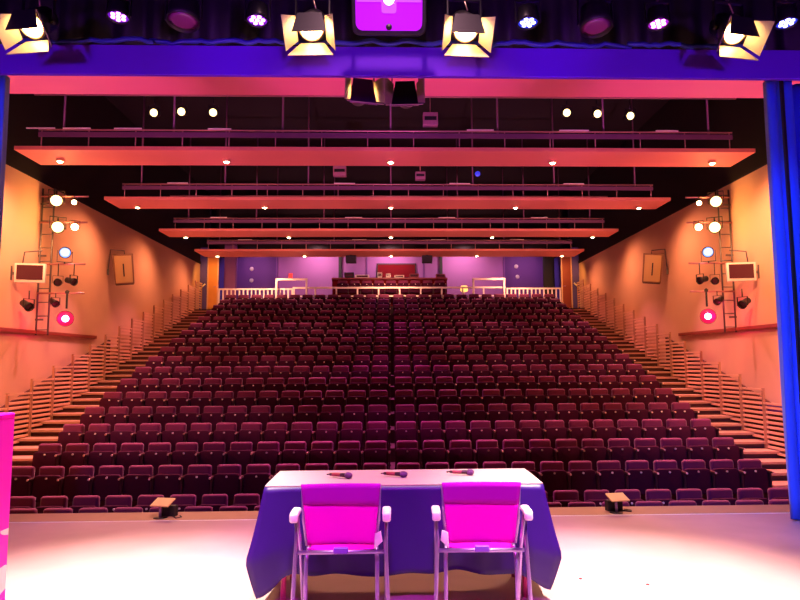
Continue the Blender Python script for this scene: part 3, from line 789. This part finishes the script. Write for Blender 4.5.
# ------------------------------------------------------------------ chairs
def chair(loc, rz, label, cres):
    t = thing('folding_chair', loc, label, 'chair', 'pink folding chairs at the table', rz)
    # back faces -Y (towards the camera); seat goes to +Y
    wt, wb = .232, .197
    rows = []
    for j in range(13):
        v = j/12; z = .835-(.835-.475)*v; w = wt-(wt-wb)*v
        rows.append([(w*(2*i/16-1), .012*math.cos((2*i/16-1)*PI/2)*1.5 + .05*v - .02, z) for i in range(17)])
    o1 = mb('sling').grid(rows[4:]).build('backrest', t); solid(o1, .006)
    f_ = [[(x*1.012, y-.012, z) for x, y, z in r] for r in rows[:5]]
    bk = [[(x*1.012, y+.016, z) for x, y, z in r] for r in rows[:5]]
    f_[-1] = [(x, y, z-.012*math.sin(3*x+1)+.004) for x, y, z in f_[-1]]
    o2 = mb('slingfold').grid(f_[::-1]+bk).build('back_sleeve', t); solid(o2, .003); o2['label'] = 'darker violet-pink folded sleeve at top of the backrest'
    for s in (-1, 1):
        mb('steel').tube([(s*.228, -.002, .825), (s*.222, .02, .62), (s*.205, .05, .47)], .010).build('back_post', t)
        mb('steel').tube([(s*.268, .0, .655), (s*.262, .005, .50), (s*.275, -.02, .20), (s*.285, -.04, .011)], .0125).build('leg', t)
        mb('steel').tube([(s*.205, .35, .44), (s*.205, .12, .44), (s*.212, .06, .38), (s*.212, .04, .011)], .0125).build('leg', t)
        mb('steel').tube([(s*.268, .07, .655), (s*.264, .20, .40), (s*.262, .33, .011)], .0115).build('leg', t)
        ap = mb('armpad'); ap.box((s*.270, .02, .668), (.052, .14, .034), .014, 3)
        ap.box((s*.270, -.055, .652), (.050, .04, .055), .014, 3); ap.build('armrest', t)
        mb('steel').cyl((s*.262, .005, .44), (s*.205, .02, .44), .009).build('side_link', t)
    mb('steel').cyl((-.265, .005, .440), (.265, .005, .440), .0125).build('cross_bar', t)
    sr = [[(x, .03+.33*v, .455-.03*math.sin(v*PI)*.8-.012*(1-(x/.2)**2)) for x in [-.2+.4*i/12 for i in range(13)]] for v in [q/10 for q in range(11)]]
    o3 = mb('sling').grid(sr).build('seat', t); solid(o3, .006)
    mb('strap').box((0, -.003, .452), (.085, .03, .034), .004).build('strap', t)
    tagm = mb('armpad'); sx = cres
    tagm.poly([(sx*.195, .455), (sx*.245, .50), (sx*.235, .56), (sx*.200, .545)], .012, .003)
    tagm.build('care_tag', t)
    return t
chair((-.300, 3.90, 0), R(0), 'pink folding chair at table, on the side of the magenta lectern', 1)
chair((.533, 3.90, 0), R(-1.5), 'pink folding chair at table, on the side of the blue curtain', -1)

# ------------------------------------------------------------------ lectern
t = thing('lectern', (-2.455, 3.62, 0), 'tall magenta lectern with painted white glare patches at the frame edge', 'lectern')
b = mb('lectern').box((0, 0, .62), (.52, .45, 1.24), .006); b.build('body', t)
b = mb('sling').box((0, 0, 1.255), (.52, .45, .03), .004); b.build('top', t)
b = mb('blackmetal').box((0, 0, .004), (.50, .43, .008)); b.build('base', t)

# ------------------------------------------------------------------ low stands near the stage edge
def low_stand(loc, rz, label):
    t = thing('low_stand', loc, label, 'stand', 'low stands at the stage edge', rz)
    tp = mb('ply'); tp.T = Matrix.Translation((.02, 0, .158)) @ Matrix.Rotation(R(20), 4, 'X')
    tp.box((0, 0, 0), (.20, .15, .014), .003); tp.build('top_plate', t)
    mb('steel').cyl((0, -.01, .012), (0, 0, .15), .014).build('post', t)
    mb('blackmetal').lathe([(.0, .0), (.07, .0), (.07, .008), (.02, .014), (0, .014)], 16, 'Z').build('base', t)
    mb('black').box((.03, .10, .055), (.17, .07, .11), .006).build('junction_box', t)
    mb('black').tube([(.10, .06, .008), (.17, .0, .008), (.2, .05, .008), (.15, .11, .008)], .006).build('cable', t)
low_stand((-2.33, 6.70, 0), R(-12), 'low stand with tilted pale wooden top, beside the lectern side of table')
low_stand((2.30, 6.68, 0), R(10), 'low stand with tilted pale wooden top, between the table and the curtain')

# small stage marks
for x, y, l in ((1.35, 4.72, 'tiny dark screw cap on the white-lit stage beside the table'), (1.78, 4.58, 'tiny red tape fleck on the stage towards the blue curtain')):
    o = mb('redpanel').cyl((0, 0, 0), (0, 0, .004), .012, n=8).build('floor_mark', loc=(x, y, .0)); tag(o, l, 'mark')

# ------------------------------------------------------------------ lights
def spot(name, loc, to, watt, col, ang=60, blend=.5, r=.05):
    l = bpy.data.lights.new(name, 'SPOT'); l.energy = watt; l.color = col; l.spot_size = R(ang); l.spot_blend = blend; l.shadow_soft_size = r
    o = bpy.data.objects.new(name, l); C.objects.link(o); o.location = loc
    o.rotation_euler = (Vector(to)-Vector(loc)).to_track_quat('-Z', 'Y').to_euler(); return o
def point(name, loc, watt, col, r=.06):
    l = bpy.data.lights.new(name, 'POINT'); l.energy = watt; l.color = col; l.shadow_soft_size = r
    o = bpy.data.objects.new(name, l); C.objects.link(o); o.location = loc; return o
WARM = (1, .78, .62); ORANGE = (1, .35, .16); AMBER = (1, .42, .10)
# added overhead spots, out of view, that whiten the stage floor
for x, to, wt in ((-2.3, (-1.9, 4.35, 0), 8500), (2.3, (1.72, 4.3, 0), 8500)):
    spot('floor_fill', (x, 3.3, 6.2), to, wt, WARM, 34, 1., .1)
spot('floor_fill', (0, 3.6, 6.4), (.1, 5.6, .0), 2300, (1, .50, .60), 80, 1., .1)
# fresnel beams towards upstage
for x, l, pan in fx:
    spot('fresnel_beam', (x+.11*math.sin(pan), BARY-.36, 4.32), (x*.8, 1.0, 0), 400, WARM, 60, .6, .05)
for x, z, l in bl: spot('back_light', (x, 12.45, z-.05), (x*.35, 5.2, 0), 480, (1, .48, .26), 30, .8, .06)
# violet wash from upstage lamps on everything that faces upstage
for x in (-2.9, 0, 2.9): spot('violet_wash', (x, 1.2, 2.8), (x*1.08, 6.1, 4.95), 420, (.36, .03, 1), 50, .5, .15)
spot('violet_wash', (0, .4, 4.4), (.1, 4.1, .4), 800, (.36, .03, 1), 38, .5, .15)
spot('magenta_wash', (.1, .4, 4.2), (.1, 4.0, .6), 480, (1, .02, .80), 36, .5, .12)
spot('magenta_side', (-2.2, -.4, 3.6), (-2.4, 3.6, .8), 330, (1, .06, .85), 26, .5, .1)
spot('blue_side', (.6, 1.6, 4.6), (4.0, 6.2, 1.5), 2000, (.03, .14, 1), 40, .7, .1)
spot('blue_side', (-2.2, .6, 5.2), (-4.05, 6.2, 2.2), 700, (.03, .14, 1), 40, .7, .1)
# house downlights on each bridge
for x, y, i, j in DL:
    end = j in (0, 4)
    if end:
        spot('house_light', (x, y, 5.62), (x*1.16, y-.9, 2.2), (420, 340, 260, 170)[i], ORANGE, 140, 1., .12)
    if i < 4:
        spot('house_light', (x*.96, y, 5.62), (x*.96, y-(1.9, 1.8, 1.5, 1.2)[i], (0, 1, 2.2, 3.3)[i]), (2200, 1350, 760, 340)[i], (1, .13, .62) if j == 2 else (1, .28, .36), 66, .8, .05)
for s in (-1, 1):
    spot('house_light', (s*6.6, 9.2, 5.6), (s*7.8, 11.2, 1.5), 520, ORANGE, 120, .6, .05)  # extra light added for the wall, no downlight built there
    spot('side_wall_fill', (s*5.4, 10.0, 5.6), (s*8, 13.2, 2.2), 1150, (1, .44, .18), 76, .9, .1)  # added orange flood that brightens the side wall
    point('boom_glow', (s*7.35, 14.2, 5.1), 26, AMBER, .1)
    point('boom_glow', (s*7.35, 14.2, 4.5), 26, AMBER, .1)
    point('pink_glow', (s*7.4, 14.22, 2.56), 15, (1, .01, .14), .1)
    point('blue_glow', (s*7.2, 14.25, 4.05), 3, (.2, .4, 1), .06)
# added unseen uplights that brighten the bridge soffits
for bi, (wt, col) in enumerate(((1500, (.80, .10, 1)), (1200, (1, .28, .72)), (1900, (1, .34, .48)), (2700, (1, .36, .34)), (3700, (1, .36, .28)))):
    ya, yb, hw = BR[bi]; yy = (ya+yb)/2
    xs = (-5, 0, 5) if bi == 0 else (-5.55, -1.85, 1.85, 5.55)
    for x in xs:
        d = math.hypot(yy-7.1, 6.25)
        spot('soffit_fill', (x, 7.1, -.5), (x, yy, 5.75), wt, col, math.degrees(2*math.atan(2.9/d)), .8, .15)
# back zone
for x in (-3.38, 0, 3.39):
    spot('back_wall_fill', (x, 28.6, 6.6), (x, 30.2, 5.4), 240, (1, .58, .58), 140, .8, .1)  # added unseen washers for the glow on the back wall
for x in (-6.4, 6.4):
    spot('back_wall_fill', (x, 28.4, 6.6), (x, 30.2, 4.8), 110, (1, .5, .85), 130, .8, .1)
for x in (-5, 0, 5):
    spot('back_rail_light', (x, 24.9, 5.6), (x, 26.3, 4.0), 450, (1, .42, .26), 120, .8, .05)
for s in (-1, 1):
    spot('aisle_light', (s*7.2, 25.6, 5.7), (s*7.5, 27, 4.6), 90, AMBER, 110, .8, .05)
w = bpy.data.worlds.new('world'); SC.world = w; w.use_nodes = True
w.node_tree.nodes['Background'].inputs[0].default_value = (.5, .15, .35, 1); w.node_tree.nodes['Background'].inputs[1].default_value = .012

# ------------------------------------------------------------------ camera
cam = bpy.data.cameras.new('camera'); co = bpy.data.objects.new('camera', cam); C.objects.link(co)
cam.sensor_width = 36; cam.lens = 28.8; cam.shift_x = -.01125; cam.clip_end = 100
co.matrix_world = Matrix.Translation((0, 0, CAMZ)) @ Matrix.Rotation(-.028, 4, 'Z') @ Matrix.Rotation(PI/2+.0971, 4, 'X') @ Matrix.Rotation(-.0057, 4, 'Z')
SC.camera = co
SC.view_settings.view_transform = 'Standard'; SC.view_settings.look = 'None'; SC.view_settings.gamma = 1; SC.view_settings.use_curve_mapping = False
SC.view_settings.exposure = 0
SC.cycles.use_denoising = True
